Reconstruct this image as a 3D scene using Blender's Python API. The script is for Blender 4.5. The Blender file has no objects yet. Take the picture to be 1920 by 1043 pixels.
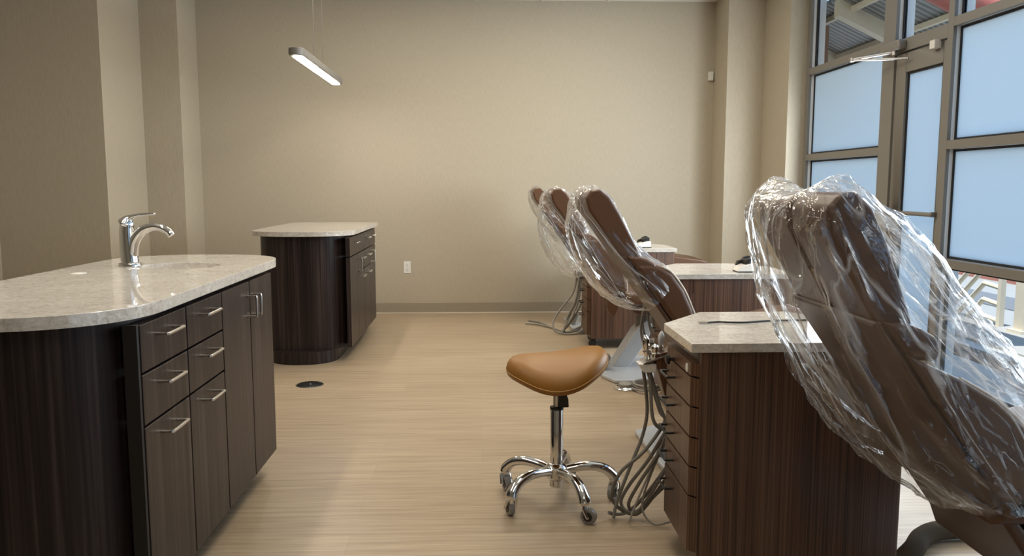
import bpy, bmesh, math, random
from mathutils import Vector, Matrix, noise
random.seed(7)
SC = bpy.context.scene
COL = SC.collection
PI = math.pi

# ------------------------------------------------------------------ materials
def new_mat(name):
    m = bpy.data.materials.new(name); m.use_nodes = True
    nt = m.node_tree
    for n in list(nt.nodes): nt.nodes.remove(n)
    out = nt.nodes.new('ShaderNodeOutputMaterial')
    return m, nt, out
def N(nt, t, **kw):
    n = nt.nodes.new(t)
    for k, v in kw.items():
        if k in n.inputs: n.inputs[k].default_value = v
        else: setattr(n, k, v)
    return n
def L(nt, a, ao, b, bi): nt.links.new(a.outputs[ao], b.inputs[bi])
def rgb(c): return (c[0], c[1], c[2], 1)
def principled(nt, out, col, rough=.5, metal=0., spec=.5):
    p = N(nt, 'ShaderNodeBsdfPrincipled')
    p.inputs['Base Color'].default_value = rgb(col)
    p.inputs['Roughness'].default_value = rough
    p.inputs['Metallic'].default_value = metal
    p.inputs['Specular IOR Level'].default_value = spec
    L(nt, p, 0, out, 0)
    return p
def coords(nt, scale, kind='Object'):
    tc = N(nt, 'ShaderNodeTexCoord'); mp = N(nt, 'ShaderNodeMapping')
    mp.inputs['Scale'].default_value = scale
    L(nt, tc, kind, mp, 'Vector')
    return mp
def ramp(nt, stops):
    r = N(nt, 'ShaderNodeValToRGB')
    e = r.color_ramp.elements
    while len(e) < len(stops): e.new(.5)
    for i, (p, c) in enumerate(stops):
        e[i].position = p; e[i].color = rgb(c)
    return r
def bump(nt, src, so, p, strength=.2, dist=.002):
    b = N(nt, 'ShaderNodeBump'); b.inputs['Strength'].default_value = strength; b.inputs['Distance'].default_value = dist
    L(nt, src, so, b, 'Height'); L(nt, b, 0, p, 'Normal')
    return b
def plain(name, col, rough=.5, metal=0., spec=.5, var=.06, scale=30., bmp=0.):
    m, nt, out = new_mat(name)
    p = principled(nt, out, col, rough, metal, spec)
    mp = coords(nt, (scale,)*3); nz = N(nt, 'ShaderNodeTexNoise'); nz.inputs['Detail'].default_value = 3
    L(nt, mp, 0, nz, 'Vector')
    r = ramp(nt, [(.3, [c*(1-var) for c in col]), (.7, [min(1, c*(1+var)) for c in col])])
    L(nt, nz, 'Fac', r, 'Fac'); L(nt, r, 0, p, 'Base Color')
    if bmp: bump(nt, nz, 'Fac', p, bmp, .001)
    return m
def grain(name, c_dark, c_mid, c_light, rough, sx=16., sz=.3, fine=2.6, vertical=True, spec=.5, bmp=.05, fmix=.45):
    """wood laminate, grain running along Z (or X)"""
    m, nt, out = new_mat(name)
    p = principled(nt, out, c_mid, rough, 0, spec)
    sc = (sx, sx, sz) if vertical else (sz, sx, sx)
    mp = coords(nt, sc); nz = N(nt, 'ShaderNodeTexNoise'); nz.inputs['Detail'].default_value = 4; nz.inputs['Distortion'].default_value = .3
    L(nt, mp, 0, nz, 'Vector')
    mp2 = coords(nt, tuple(s*fine*(.6 if s == sz else 1) for s in sc)); nz2 = N(nt, 'ShaderNodeTexNoise'); nz2.inputs['Detail'].default_value = 2
    L(nt, mp2, 0, nz2, 'Vector')
    mix = N(nt, 'ShaderNodeMix'); mix.data_type = 'FLOAT'; mix.inputs[0].default_value = fmix
    nt.links.new(nz.outputs['Fac'], mix.inputs[2]); nt.links.new(nz2.outputs['Fac'], mix.inputs[3])
    r = ramp(nt, [(.36, c_dark), (.5, c_mid), (.64, c_light)])
    nt.links.new(mix.outputs[0], r.inputs['Fac']); L(nt, r, 0, p, 'Base Color')
    b = N(nt, 'ShaderNodeBump'); b.inputs['Strength'].default_value = bmp; b.inputs['Distance'].default_value = .001
    nt.links.new(mix.outputs[0], b.inputs['Height']); L(nt, b, 0, p, 'Normal')
    return m
def wall_mat(name, col):
    m, nt, out = new_mat(name)
    p = principled(nt, out, col, .62, 0, .35)
    mp = coords(nt, (24, 24, 4)); nz = N(nt, 'ShaderNodeTexNoise'); nz.inputs['Detail'].default_value = 3
    L(nt, mp, 0, nz, 'Vector')
    r = ramp(nt, [(.3, [c*.95 for c in col]), (.7, [c*1.05 for c in col])])
    L(nt, nz, 'Fac', r, 'Fac'); L(nt, r, 0, p, 'Base Color')
    bump(nt, nz, 'Fac', p, .12, .001)
    return m
def floor_mat():
    m, nt, out = new_mat('oak_plank_floor')
    p = principled(nt, out, (.5, .4, .27), .38, 0, .45)
    tc = N(nt, 'ShaderNodeTexCoord')
    br = N(nt, 'ShaderNodeTexBrick'); br.offset = .37
    br.inputs['Scale'].default_value = 1; br.inputs['Brick Width'].default_value = 1.22; br.inputs['Row Height'].default_value = .178
    br.inputs['Mortar Size'].default_value = .0012; br.inputs['Mortar Smooth'].default_value = .1
    br.inputs['Color1'].default_value = (.35, .35, .35, 1); br.inputs['Color2'].default_value = (.65, .65, .65, 1); br.inputs['Mortar'].default_value = (.2, .2, .2, 1)
    L(nt, tc, 'Object', br, 'Vector')
    mp = coords(nt, (.28, 9, 1)); nz = N(nt, 'ShaderNodeTexNoise'); nz.inputs['Detail'].default_value = 5; nz.inputs['Distortion'].default_value = .4
    L(nt, mp, 0, nz, 'Vector')
    mp2 = coords(nt, (.9, 32, 1)); nz2 = N(nt, 'ShaderNodeTexNoise'); nz2.inputs['Detail'].default_value = 3
    L(nt, mp2, 0, nz2, 'Vector')
    a = N(nt, 'ShaderNodeMath'); a.operation = 'ADD'; L(nt, nz, 'Fac', a, 0); L(nt, nz2, 'Fac', a, 1)
    b = N(nt, 'ShaderNodeMath'); b.operation = 'MULTIPLY_ADD'; L(nt, br, 'Color', b, 0); b.inputs[1].default_value = .45; L(nt, a, 0, b, 2)
    r = ramp(nt, [(.78/2, (.262, .192, .124)), (1.2/2, (.378, .288, .194)), (1.62/2, (.495, .395, .276))])
    h = N(nt, 'ShaderNodeMath'); h.operation = 'MULTIPLY'; L(nt, b, 0, h, 0); h.inputs[1].default_value = .5
    L(nt, h, 0, r, 'Fac'); L(nt, r, 0, p, 'Base Color')
    bump(nt, h, 0, p, .12, .0015)
    return m
def quartz_mat():
    m, nt, out = new_mat('speckled_quartz')
    p = principled(nt, out, (.7, .64, .55), .025, 0, 1.)
    mp = coords(nt, (9, 13, 13)); nz = N(nt, 'ShaderNodeTexNoise'); nz.inputs['Detail'].default_value = 6; nz.inputs['Roughness'].default_value = .7; nz.inputs['Distortion'].default_value = 1.2
    L(nt, mp, 0, nz, 'Vector')
    mp2 = coords(nt, (1.5, 2.5, 2.5)); nz2 = N(nt, 'ShaderNodeTexNoise'); nz2.inputs['Detail'].default_value = 3
    L(nt, mp2, 0, nz2, 'Vector')
    r = ramp(nt, [(.26, (.34, .30, .26)), (.42, (.54, .495, .44)), (.56, (.66, .62, .565)), (.74, (.80, .77, .72))])
    a = N(nt, 'ShaderNodeMath'); a.operation = 'MULTIPLY_ADD'; L(nt, nz2, 'Fac', a, 0); a.inputs[1].default_value = .25; L(nt, nz, 'Fac', a, 2)
    s = N(nt, 'ShaderNodeMath'); s.operation = 'SUBTRACT'; L(nt, a, 0, s, 0); s.inputs[1].default_value = .12
    L(nt, s, 0, r, 'Fac'); L(nt, r, 0, p, 'Base Color')
    return m
def film_mat(name, axis_tilt=.617):
    """thin clear polythene: mostly transparent, glossy, with scattering fold lines running along the chair back"""
    m, nt, out = new_mat(name)
    tr = N(nt, 'ShaderNodeBsdfTransparent'); tr.inputs[0].default_value = (.965, .97, .975, 1)
    gl = N(nt, 'ShaderNodeBsdfGlossy'); gl.inputs['Color'].default_value = (1, 1, 1, 1); gl.inputs['Roughness'].default_value = .07
    tl = N(nt, 'ShaderNodeBsdfTranslucent'); tl.inputs['Color'].default_value = (.95, .97, 1, 1)
    dd = N(nt, 'ShaderNodeBsdfDiffuse'); dd.inputs['Color'].default_value = (.95, .97, 1, 1)
    tc = N(nt, 'ShaderNodeTexCoord')
    def rot(scale):
        a = N(nt, 'ShaderNodeMapping'); a.inputs['Rotation'].default_value = (0, axis_tilt, 0); L(nt, tc, 'Object', a, 'Vector')
        b = N(nt, 'ShaderNodeMapping'); b.inputs['Scale'].default_value = scale; L(nt, a, 0, b, 'Vector'); return b
    def ridged(scale, lo, hi, det=1.5, dist=.25):
        mp = rot(scale); nz = N(nt, 'ShaderNodeTexNoise'); nz.inputs['Scale'].default_value = 1; nz.inputs['Detail'].default_value = det; nz.inputs['Distortion'].default_value = dist
        L(nt, mp, 0, nz, 'Vector')
        s1 = N(nt, 'ShaderNodeMath'); s1.operation = 'SUBTRACT'; L(nt, nz, 'Fac', s1, 0); s1.inputs[1].default_value = .5
        s2 = N(nt, 'ShaderNodeMath'); s2.operation = 'ABSOLUTE'; L(nt, s1, 0, s2, 0)
        r = ramp(nt, [(lo, (1, 1, 1)), (hi, (0, 0, 0))]); L(nt, s2, 0, r, 'Fac'); return r, nz
    c1, n1 = ridged((9, 9, 1.0), .0, .02)
    c2, n2 = ridged((26, 26, 7), .0, .016, 2, .8)
    gate = N(nt, 'ShaderNodeTexNoise'); gate.inputs['Scale'].default_value = 5; L(nt, tc, 'Object', gate, 'Vector')
    gr = ramp(nt, [(.50, (0, 0, 0)), (.64, (.8, .8, .8))]); L(nt, gate, 'Fac', gr, 'Fac')
    c2g = N(nt, 'ShaderNodeMath'); c2g.operation = 'MULTIPLY'; L(nt, c2, 0, c2g, 0); L(nt, gr, 0, c2g, 1)
    cc = N(nt, 'ShaderNodeMath'); cc.operation = 'MAXIMUM'; L(nt, c1, 0, cc, 0); L(nt, c2g, 0, cc, 1)
    h1 = N(nt, 'ShaderNodeMath'); h1.operation = 'MULTIPLY_ADD'; L(nt, n2, 'Fac', h1, 0); h1.inputs[1].default_value = .35; L(nt, n1, 'Fac', h1, 2)
    h2 = N(nt, 'ShaderNodeMath'); h2.operation = 'MULTIPLY_ADD'; L(nt, cc, 0, h2, 0); h2.inputs[1].default_value = .06; L(nt, h1, 0, h2, 2)
    bp = N(nt, 'ShaderNodeBump'); bp.inputs['Strength'].default_value = .8; bp.inputs['Distance'].default_value = .045
    L(nt, h2, 0, bp, 'Height'); L(nt, bp, 0, gl, 'Normal')
    lw = N(nt, 'ShaderNodeLayerWeight'); lw.inputs['Blend'].default_value = .5; L(nt, bp, 0, lw, 'Normal')
    pw = N(nt, 'ShaderNodeMath'); pw.operation = 'POWER'; L(nt, lw, 'Facing', pw, 0); pw.inputs[1].default_value = 3.0
    fa = N(nt, 'ShaderNodeMath'); fa.operation = 'MULTIPLY_ADD'; L(nt, pw, 0, fa, 0); fa.inputs[1].default_value = .75; fa.inputs[2].default_value = .065
    m1 = N(nt, 'ShaderNodeMixShader'); L(nt, fa, 0, m1, 0); L(nt, tr, 0, m1, 1); L(nt, gl, 0, m1, 2)
    mm = N(nt, 'ShaderNodeMixShader'); mm.inputs[0].default_value = .5; L(nt, tl, 0, mm, 1); L(nt, dd, 0, mm, 2)
    fb = N(nt, 'ShaderNodeMath'); fb.operation = 'MULTIPLY_ADD'; L(nt, cc, 0, fb, 0); fb.inputs[1].default_value = .42; fb.inputs[2].default_value = 0
    fc = N(nt, 'ShaderNodeMath'); fc.operation = 'MULTIPLY_ADD'; L(nt, pw, 0, fc, 0); fc.inputs[1].default_value = .16; fc.inputs[2].default_value = .012; L(nt, fc, 0, fb, 2)
    m2 = N(nt, 'ShaderNodeMixShader'); L(nt, fb, 0, m2, 0); L(nt, m1, 0, m2, 1); L(nt, mm, 0, m2, 2)
    L(nt, m2, 0, out, 0)
    return m
def clear_glass():
    m, nt, out = new_mat('clear_window_glass')
    tr = N(nt, 'ShaderNodeBsdfTransparent'); tr.inputs[0].default_value = (.93, .96, .97, 1)
    gl = N(nt, 'ShaderNodeBsdfGlossy'); gl.inputs['Roughness'].default_value = .02
    lw = N(nt, 'ShaderNodeLayerWeight'); lw.inputs['Blend'].default_value = .5
    p5 = N(nt, 'ShaderNodeMath'); p5.operation = 'POWER'; L(nt, lw, 'Facing', p5, 0); p5.inputs[1].default_value = 5
    fr = N(nt, 'ShaderNodeMath'); fr.operation = 'MULTIPLY_ADD'; L(nt, p5, 0, fr, 0); fr.inputs[1].default_value = .45; fr.inputs[2].default_value = .02
    m1 = N(nt, 'ShaderNodeMixShader'); L(nt, fr, 0, m1, 0); L(nt, tr, 0, m1, 1); L(nt, gl, 0, m1, 2); L(nt, m1, 0, out, 0)
    return m
def frosted_glass():
    m, nt, out = new_mat('frosted_window_film')
    tl = N(nt, 'ShaderNodeBsdfTranslucent'); tl.inputs['Color'].default_value = (.80, .885, .93, 1)
    df = N(nt, 'ShaderNodeBsdfDiffuse'); df.inputs['Color'].default_value = (.70, .73, .75, 1)
    m1 = N(nt, 'ShaderNodeMixShader'); m1.inputs[0].default_value = .12; L(nt, tl, 0, m1, 1); L(nt, df, 0, m1, 2); L(nt, m1, 0, out, 0)
    return m
def emit(name, col, s):
    m, nt, out = new_mat(name)
    e = N(nt, 'ShaderNodeEmission'); e.inputs[0].default_value = rgb(col); e.inputs[1].default_value = s
    L(nt, e, 0, out, 0); return m

M = {}
WALLC = (.435, .379, .289)
M['wall'] = wall_mat('beige_linen_wall', WALLC)
M['ceiling'] = plain('white_ceiling_tile', (.75, .74, .7), .8, var=.03)
M['floor'] = floor_mat()
M['base'] = plain('taupe_vinyl_base', (.30, .255, .19), .45, var=.03)
M['caulk'] = plain('pale_caulk', (.7, .66, .58), .5)
M['dark'] = grain('dark_laminate', (.012, .0080, .0075), (.024, .0165, .0155), (.054, .039, .036), .34, 9, .16, spec=.24)
M['walnut'] = grain('walnut_laminate', (.032, .0145, .0075), (.098, .047, .026), (.155, .080, .046), .36, 17, .14, 3.0, fmix=.62)
M['void'] = plain('black_recess', (.006, .005, .005), .6)
M['quartz'] = quartz_mat()
M['chrome'] = plain('polished_chrome', (.72, .71, .69), .07, 1., var=.01)
M['nickel'] = plain('brushed_nickel', (.62, .59, .55), .28, 1., var=.03)
M['black'] = plain('black_plastic', (.012, .012, .012), .35)
M['rubber'] = plain('dark_grey_hose', (.16, .15, .13), .42, var=.05)
M['hose'] = plain('grey_hose', (.26, .245, .215), .42, var=.05)
M['leather'] = plain('brown_upholstery', (.094, .041, .017), .42, var=.08, scale=60, bmp=.06)
M['leather_shell'] = plain('tan_moulded_shell', (.085, .040, .022), .42, var=.04)
M['piping'] = plain('pale_piping', (.62, .54, .45), .4)
M['caramel'] = plain('caramel_leather', (.275, .118, .014), .48, var=.05, scale=80, bmp=.06)
M['stitch'] = plain('caramel_stitching', (.62, .36, .12), .5)
M['alu'] = plain('painted_taupe_aluminium', (.215, .20, .178), .45, .15, var=.02)
M['stop'] = plain('pale_silver_glazing_stop', (.84, .86, .88), .4, .0, var=.02)
M['gasket'] = plain('black_gasket', (.008, .008, .009), .6)
M['white'] = plain('white_plastic', (.74, .72, .68), .35, var=.02)
M['silver'] = plain('silver_grey_paint', (.50, .52, .54), .32, .25, var=.02)
M['wheel'] = plain('translucent_grey_wheel', (.22, .21, .2), .25, var=.1)
M['clear'] = clear_glass()
M['frost'] = frosted_glass()
M['film'] = film_mat('clear_plastic_film')
M['lamp'] = emit('lit_diffuser', (1, .93, .82), 46.)
M['troffer'] = emit('lit_ceiling_panel', (1, .86, .66), 1.)
M['concrete'] = plain('broomed_concrete', (.56, .55, .53), .8, var=.08, scale=6, bmp=.2)
M['curb'] = plain('grey_kerb_concrete', (.36, .34, .32), .85, var=.08, scale=14)
M['street'] = plain('pale_street_concrete', (.31, .305, .295), .85, var=.05, scale=3)
M['street_shadow'] = plain('grey_street_shadow', (.15, .16, .175), .9, var=.1, scale=8)  # darker blue-grey tone standing in for shadow across the street
M['soil'] = plain('tan_soil', (.36, .24, .12), .9, var=.25, scale=5)
M['redkerb'] = plain('faded_red_kerb', (.38, .15, .11), .8)
M['cream'] = plain('cream_steel_paint', (.72, .64, .50), .5, var=.04)
M['red'] = plain('red_painted_metal', (.48, .12, .09), .5, var=.08)
M['brick'] = plain('brown_brick', (.22, .12, .08), .8, var=.2, scale=18)
def deck_mat():
    m, nt, out = new_mat('corrugated_steel_deck')
    p = principled(nt, out, (.28, .29, .30), .45, .3)
    tc = N(nt, 'ShaderNodeTexCoord'); w = N(nt, 'ShaderNodeTexWave'); w.wave_type = 'BANDS'; w.bands_direction = 'Y'
    w.inputs['Scale'].default_value = 4.2; L(nt, tc, 'Object', w, 'Vector')
    r = ramp(nt, [(.2, (.15, .16, .17)), (.7, (.34, .35, .36))]); L(nt, w, 'Color', r, 'Fac'); L(nt, r, 0, p, 'Base Color')
    bump(nt, w, 'Color', p, .6, .02)
    return m
M['deck'] = deck_mat()

# ------------------------------------------------------------------ mesh helper
class MB:
    def __init__(self): self.bm = bmesh.new()
    def box(self, x0, x1, y0, y1, z0, z1, mat=None):
        g = bmesh.ops.create_cube(self.bm, size=1)['verts']
        bmesh.ops.scale(self.bm, vec=(x1-x0, y1-y0, z1-z0), verts=g)
        bmesh.ops.translate(self.bm, vec=((x0+x1)/2, (y0+y1)/2, (z0+z1)/2), verts=g)
        if mat is not None: bmesh.ops.transform(self.bm, matrix=mat, verts=g)
        return self
    def plan(self, pts, z0, z1):
        """polygon in XY extruded along Z"""
        a = [self.bm.verts.new((x, y, z0)) for x, y in pts]; b = [self.bm.verts.new((x, y, z1)) for x, y in pts]
        n = len(pts)
        self.bm.faces.new(a[::-1]); self.bm.faces.new(b)
        for i in range(n): self.bm.faces.new((a[i], a[(i+1) % n], b[(i+1) % n], b[i]))
        return self
    def side(self, pts, y0, y1):
        """polygon in XZ extruded along Y"""
        a = [self.bm.verts.new((x, y0, z)) for x, z in pts]; b = [self.bm.verts.new((x, y1, z)) for x, z in pts]
        n = len(pts)
        self.bm.faces.new(a); self.bm.faces.new(b[::-1])
        for i in range(n): self.bm.faces.new((b[i], b[(i+1) % n], a[(i+1) % n], a[i]))
        return self
    def loft(self, rings, cap=True, closed=True):
        R = [[self.bm.verts.new(p) for p in r] for r in rings]
        n = len(R[0])
        for i in range(len(R)-1):
            for j in range(n if closed else n-1):
                k = (j+1) % n
                self.bm.faces.new((R[i][j], R[i][k], R[i+1][k], R[i+1][j]))
        if cap and closed:
            self.bm.faces.new(R[0][::-1]); self.bm.faces.new(R[-1])
        return self
    def lathe(self, prof, c=(0, 0, 0), seg=32, mat=None):
        """prof: (r, z) pairs bottom to top round the Z axis"""
        rings = []
        for r, z in prof:
            ring = [Vector((max(r, 1e-4)*math.cos(2*PI*i/seg), max(r, 1e-4)*math.sin(2*PI*i/seg), z)) for i in range(seg)]
            if mat is not None: ring = [mat @ v for v in ring]
            rings.append([v + Vector(c) for v in ring])
        return self.loft(rings)
    def cyl(self, p0, p1, r, seg=20, r1=None):
        return self.tube([p0, p1], r, seg, radii=[r, r if r1 is None else r1])
    def tube(self, pts, r, seg=12, radii=None, flat=None, up=None):
        pts = [Vector(p) for p in pts]; n = len(pts); rings = []
        prev = None
        for i, p in enumerate(pts):
            t = (pts[min(i+1, n-1)] - pts[max(i-1, 0)]).normalized()
            if prev is None:
                ref = Vector(up) if up else (Vector((0, 0, 1)) if abs(t.z) < .9 else Vector((1, 0, 0)))
                u = (ref - t*ref.dot(t)).normalized()
            else:
                u = (prev - t*prev.dot(t)).normalized()
            prev = u; v = t.cross(u)
            rr = radii[i] if radii else r
            fl = (flat[i] if isinstance(flat, list) else flat) if flat else 1.
            rings.append([p + u*math.cos(2*PI*k/seg)*rr + v*math.sin(2*PI*k/seg)*rr*fl for k in range(seg)])
        return self.loft(rings)
    def build(self, name, mat, parent=None, origin=None, bevel=0., seg=2, smooth=35., subsurf=0):
        bm = self.bm
        bmesh.ops.recalc_face_normals(bm, faces=bm.faces)
        if bevel:
            bmesh.ops.remove_doubles(bm, verts=bm.verts, dist=1e-5)
            es = [e for e in bm.edges if len(e.link_faces) == 2 and e.calc_face_angle(0) > math.radians(28)]
            bmesh.ops.bevel(bm, geom=es, offset=bevel, segments=seg, affect='EDGES', clamp_overlap=True, profile=.5)
        root = parent
        while root is not None and root.parent is not None: root = root.parent
        off = Vector(root.location) if root is not None else Vector(origin or (0, 0, 0))
        bmesh.ops.translate(bm, vec=-off, verts=bm.verts)
        me = bpy.data.meshes.new(name); bm.to_mesh(me); bm.free()
        me.materials.append(M[mat] if isinstance(mat, str) else mat)
        if smooth is not None:
            for p in me.polygons: p.use_smooth = True
            me.set_sharp_from_angle(angle=math.radians(smooth))
        o = bpy.data.objects.new(name, me); COL.objects.link(o)
        if parent is not None: o.parent = parent
        else: o.location = off
        if bevel and smooth is not None:
            wn = o.modifiers.new('weighted_normal', 'WEIGHTED_NORMAL'); wn.keep_sharp = True; wn.weight = 100
        if subsurf:
            s = o.modifiers.new('subdivision', 'SUBSURF'); s.levels = subsurf; s.render_levels = subsurf
        return o
def spline(pts, per=8):
    """Catmull-Rom through the points"""
    P = [Vector(p) for p in pts]; P = [P[0]*2-P[1]] + P + [P[-1]*2-P[-2]]; out = []
    for i in range(1, len(P)-2):
        for k in range(per):
            t = k/per; a, b, c, d = P[i-1], P[i], P[i+1], P[i+2]
            out.append(.5*((2*b)+(c-a)*t+(2*a-5*b+4*c-d)*t*t+(3*b-a-3*c+d)*t**3))
    out.append(P[-2]); return out
def thing(name, label, cat, loc=(0, 0, 0), group=None):
    o = bpy.data.objects.new(name, None); COL.objects.link(o); o.location = loc
    o.empty_display_size = .05
    return tag(o, label, cat, group)
def tag(o, label, cat, group=None):
    o['label'] = label; o['category'] = cat
    if group: o['group'] = group
    return o
def struct(o): o['kind'] = 'structure'; return o
def lab(o, text): o['label'] = text; return o

# ------------------------------------------------------------------ room shell
YB, CZ = 7.596, 2.905
struct(MB().box(-4.2, 2.80, -3.2, 7.9, -.12, 0).build('floor', 'floor', origin=(0, 0, 0)))
struct(MB().box(-4.2, 2.86, -3.2, 7.9, CZ, CZ+.15).build('ceiling', 'ceiling', origin=(0, 0, CZ)))
struct(MB().box(-4.2, 2.9, YB, YB+.15, 0, CZ).build('wall_back', 'wall', origin=(0, YB, 0)))
struct(MB().box(-4.2, 2.9, -3.2, -3.05, 0, CZ).build('wall_front', 'wall', origin=(0, -3.1, 0)))
struct(MB().box(-3.9, -3.743, -3.05, 6.389, 0, CZ).build('wall_left', 'wall', origin=(-3.8, 2, 0)))
struct(MB().box(-3.9, -2.899, 6.389, YB, 0, CZ).build('wall_left_pier', 'wall', origin=(-3.2, 7, 0)))
struct(MB().box(-2.899, -2.577, 7.137, YB, 0, CZ).build('wall_left_pilaster', 'wall', origin=(-2.7, 7.3, 0)))
struct(MB().box(2.196, 2.525, 7.179, YB, 0, CZ).build('wall_back_column', 'wall', origin=(2.3, 7.4, 0)))
struct(MB().box(2.525, 2.80, 6.588, YB, 0, CZ).build('wall_right', 'wall', origin=(2.6, 7, 0)))
struct(MB().box(2.525, 2.86, -3.05, -2.2, 0, CZ).build('wall_right_end', 'wall', origin=(2.6, -2.6, 0)))
bb = MB().box(-2.577, 2.196, YB-.012, YB, 0, .097)
bb.box(2.184, 2.196, 7.179, YB-.012, 0, .097).box(2.184, 2.525, 7.167, 7.179, 0, .097).box(2.513, 2.525, 6.588, 7.167, 0, .097)
b = struct(bb.build('baseboard_back', 'base', origin=(0, YB, 0), bevel=.002))
c = MB().box(-2.577, 2.19, YB-.016, YB-.010, 0, .006).build('caulk_line', 'caulk', parent=b)
bb = MB().box(-2.589, -2.577, 7.125, YB, 0, .097).box(-2.899, -2.577, 7.125, 7.137, 0, .097)
bb.box(-2.899, -2.887, 6.377, 7.125, 0, .097).box(-3.743, -2.887, 6.377, 6.389, 0, .097).box(-3.743, -3.731, -3.05, 6.377, 0, .097)
struct(bb.build('baseboard_left', 'base', origin=(-3, 6, 0), bevel=.002))
tg = MB()
for k in range(9): tg.box(-3.7+k*.61, -3.68+k*.61, -3., YB-.01, CZ-.008, CZ+.001)
for k in range(18): tg.box(-3.74, 2.5, -2.9+k*.61, -2.88+k*.61, CZ-.008, CZ+.001)
struct(tg.build('trim_1', 'white', origin=(0, 2, CZ)))

# ------------------------------------------------------------------ storefront
XI, XO, XGL = 2.669, 2.79, 2.722
Y0 = 6.588
def pane(name, parent, y0, y1, z0, z1, mat, x=XGL):
    g = MB().box(x-.003, x+.003, y0, y1, z0, z1).build(name, mat, parent=parent, smooth=None)
    return g
def gasket(parent, y0, y1, z0, z1, x=XGL):
    w = .014
    g = MB()
    for xs in (x-.010, x+.004):
        g.box(xs, xs+.006, y0, y0+w, z0, z1).box(xs, xs+.006, y1-w, y1, z0, z1)
        g.box(xs, xs+.006, y0+w, y1-w, z0, z0+w).box(xs, xs+.006, y0+w, y1-w, z1-w, z1)
    return g.build('gasket', 'gasket', parent=parent)
RZ = [(.0, .07), (.735, .785), (1.412, 1.462), (2.098, 2.150), (2.862, CZ)]
def bay(n, y0, y1):
    """glazed bay between mullion faces y0 < y1"""
    w = bpy.data.objects.new('window_%d' % n, None); COL.objects.link(w); w.location = (XI, (y0+y1)/2, 0); w['kind'] = 'structure'
    f = MB()
    g2 = MB()
    for a, bz in RZ:
        f.box(XI, XI+.022, y0, y1, a, bz); g2.box(XI+.022, XO, y0, y1, a+.003, bz-.003)
    f.build('window_frame', 'alu', parent=w, bevel=.002)
    g2.build('glazing_stop', 'stop', parent=w)
    kinds = ['clear', 'frost', 'frost', 'clear']
    for k in range(4):
        za, zb = RZ[k][1], RZ[k+1][0]
        pane('frosted_pane' if kinds[k] == 'frost' else 'clear_pane', w, y0, y1, za, zb, kinds[k])
        gasket(w, y0, y1, za, zb)
    return w
MW = .055
bay(1, 5.33, Y0-.06)
bay(2, 3.30, 4.535)
bay(3, 2.0, 3.30-MW)
bay(4, .7, 2.0-MW)
bay(5, -.6, .7-MW)
bay(6, -2.1, -.6-MW)
mul = MB()
for a, bz in ((Y0-.06, Y0), (5.175, 5.33), (4.535, 4.59), (3.245, 3.30), (1.945, 2.0), (.645, .7), (-.655, -.6), (-2.2, -2.1)):
    mul.box(XI, XI+.022, a, bz, 0, CZ)
tr2 = struct(mul.build('trim_2', 'alu', origin=(XI, 5, 0), bevel=.002))
mul = MB()
for a, bz in ((Y0-.06, Y0), (5.175, 5.33), (4.535, 4.59), (3.245, 3.30), (1.945, 2.0), (.645, .7), (-.655, -.6), (-2.2, -2.1)):
    mul.box(XI+.022, XO, a+.003, bz-.003, 0, CZ)
mul.build('mullion_core', 'stop', parent=tr2)
# transom over the door
w = bpy.data.objects.new('window_7', None); COL.objects.link(w); w.location = (XI, 4.88, 2.1); w['kind'] = 'structure'
MB().box(XI, XO, 4.59, 5.175, 2.045, 2.125).box(XI, XO, 4.59, 5.175, 2.862, CZ).build('window_frame', 'alu', parent=w, bevel=.003)
pane('clear_pane', w, 4.59, 5.175, 2.125, 2.862, 'clear'); gasket(w, 4.59, 5.175, 2.125, 2.862)
# door leaf
d = bpy.data.objects.new('door_1', None); COL.objects.link(d); d.location = (XI+.02, 4.88, 0); d['kind'] = 'structure'
f = MB(); xa, xb = XI+.012, XI+.066
f.box(xa, xb, 5.045, 5.168, .01, 2.036).box(xa, xb, 4.597, 4.635, .01, 2.036).box(xa, xb, 4.635, 5.045, 1.915, 2.036).box(xa, xb, 4.635, 5.045, .01, .25)
f.build('door_frame', 'alu', parent=d, bevel=.003)
MB().box(xa+.02, xa+.027, 4.635, 5.045, .25, 1.915).build('frosted_pane', 'frost', parent=d, smooth=None)
gasket(d, 4.635, 5.045, .25, 1.915, xa+.024)
lab(MB().tube([(xa-.03, 4.60, 1.035), (xa-.03, 5.15, 1.035)], .013, 12).box(xa-.03, xa, 5.10, 5.13, 1.02, 1.05).box(xa-.03, xa, 4.605, 4.63, 1.02, 1.05).build('push_bar', 'alu', parent=d), 'horizontal push bar across the door')
cl = MB().box(XI-.055, XI+.004, 5.03, 5.27, 2.055, 2.118)
cl = cl.build('door_closer', 'alu', parent=d, bevel=.014, seg=3)
MB().tube([(XI-.03, 5.12, 2.05), (XI-.19, 5.36, 2.04)], .008, 8).tube([(XI-.19, 5.36, 2.036), (XI-.012, 4.98, 1.99)], .007, 8)\
    .cyl((XI-.03, 5.12, 2.03), (XI-.03, 5.12, 2.06), .016).cyl((XI-.19, 5.36, 2.025), (XI-.19, 5.36, 2.05), .014).build('closer_arm', 'nickel', parent=cl)
lab(MB().box(XI-.03, XI+.012, 4.665, 4.72, 2.0, 2.05).build('contact_sensor', 'white', parent=d, bevel=.004), 'small white contact sensor')
# baseboard-side reveal of right wall end already part of wall_right

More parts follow.
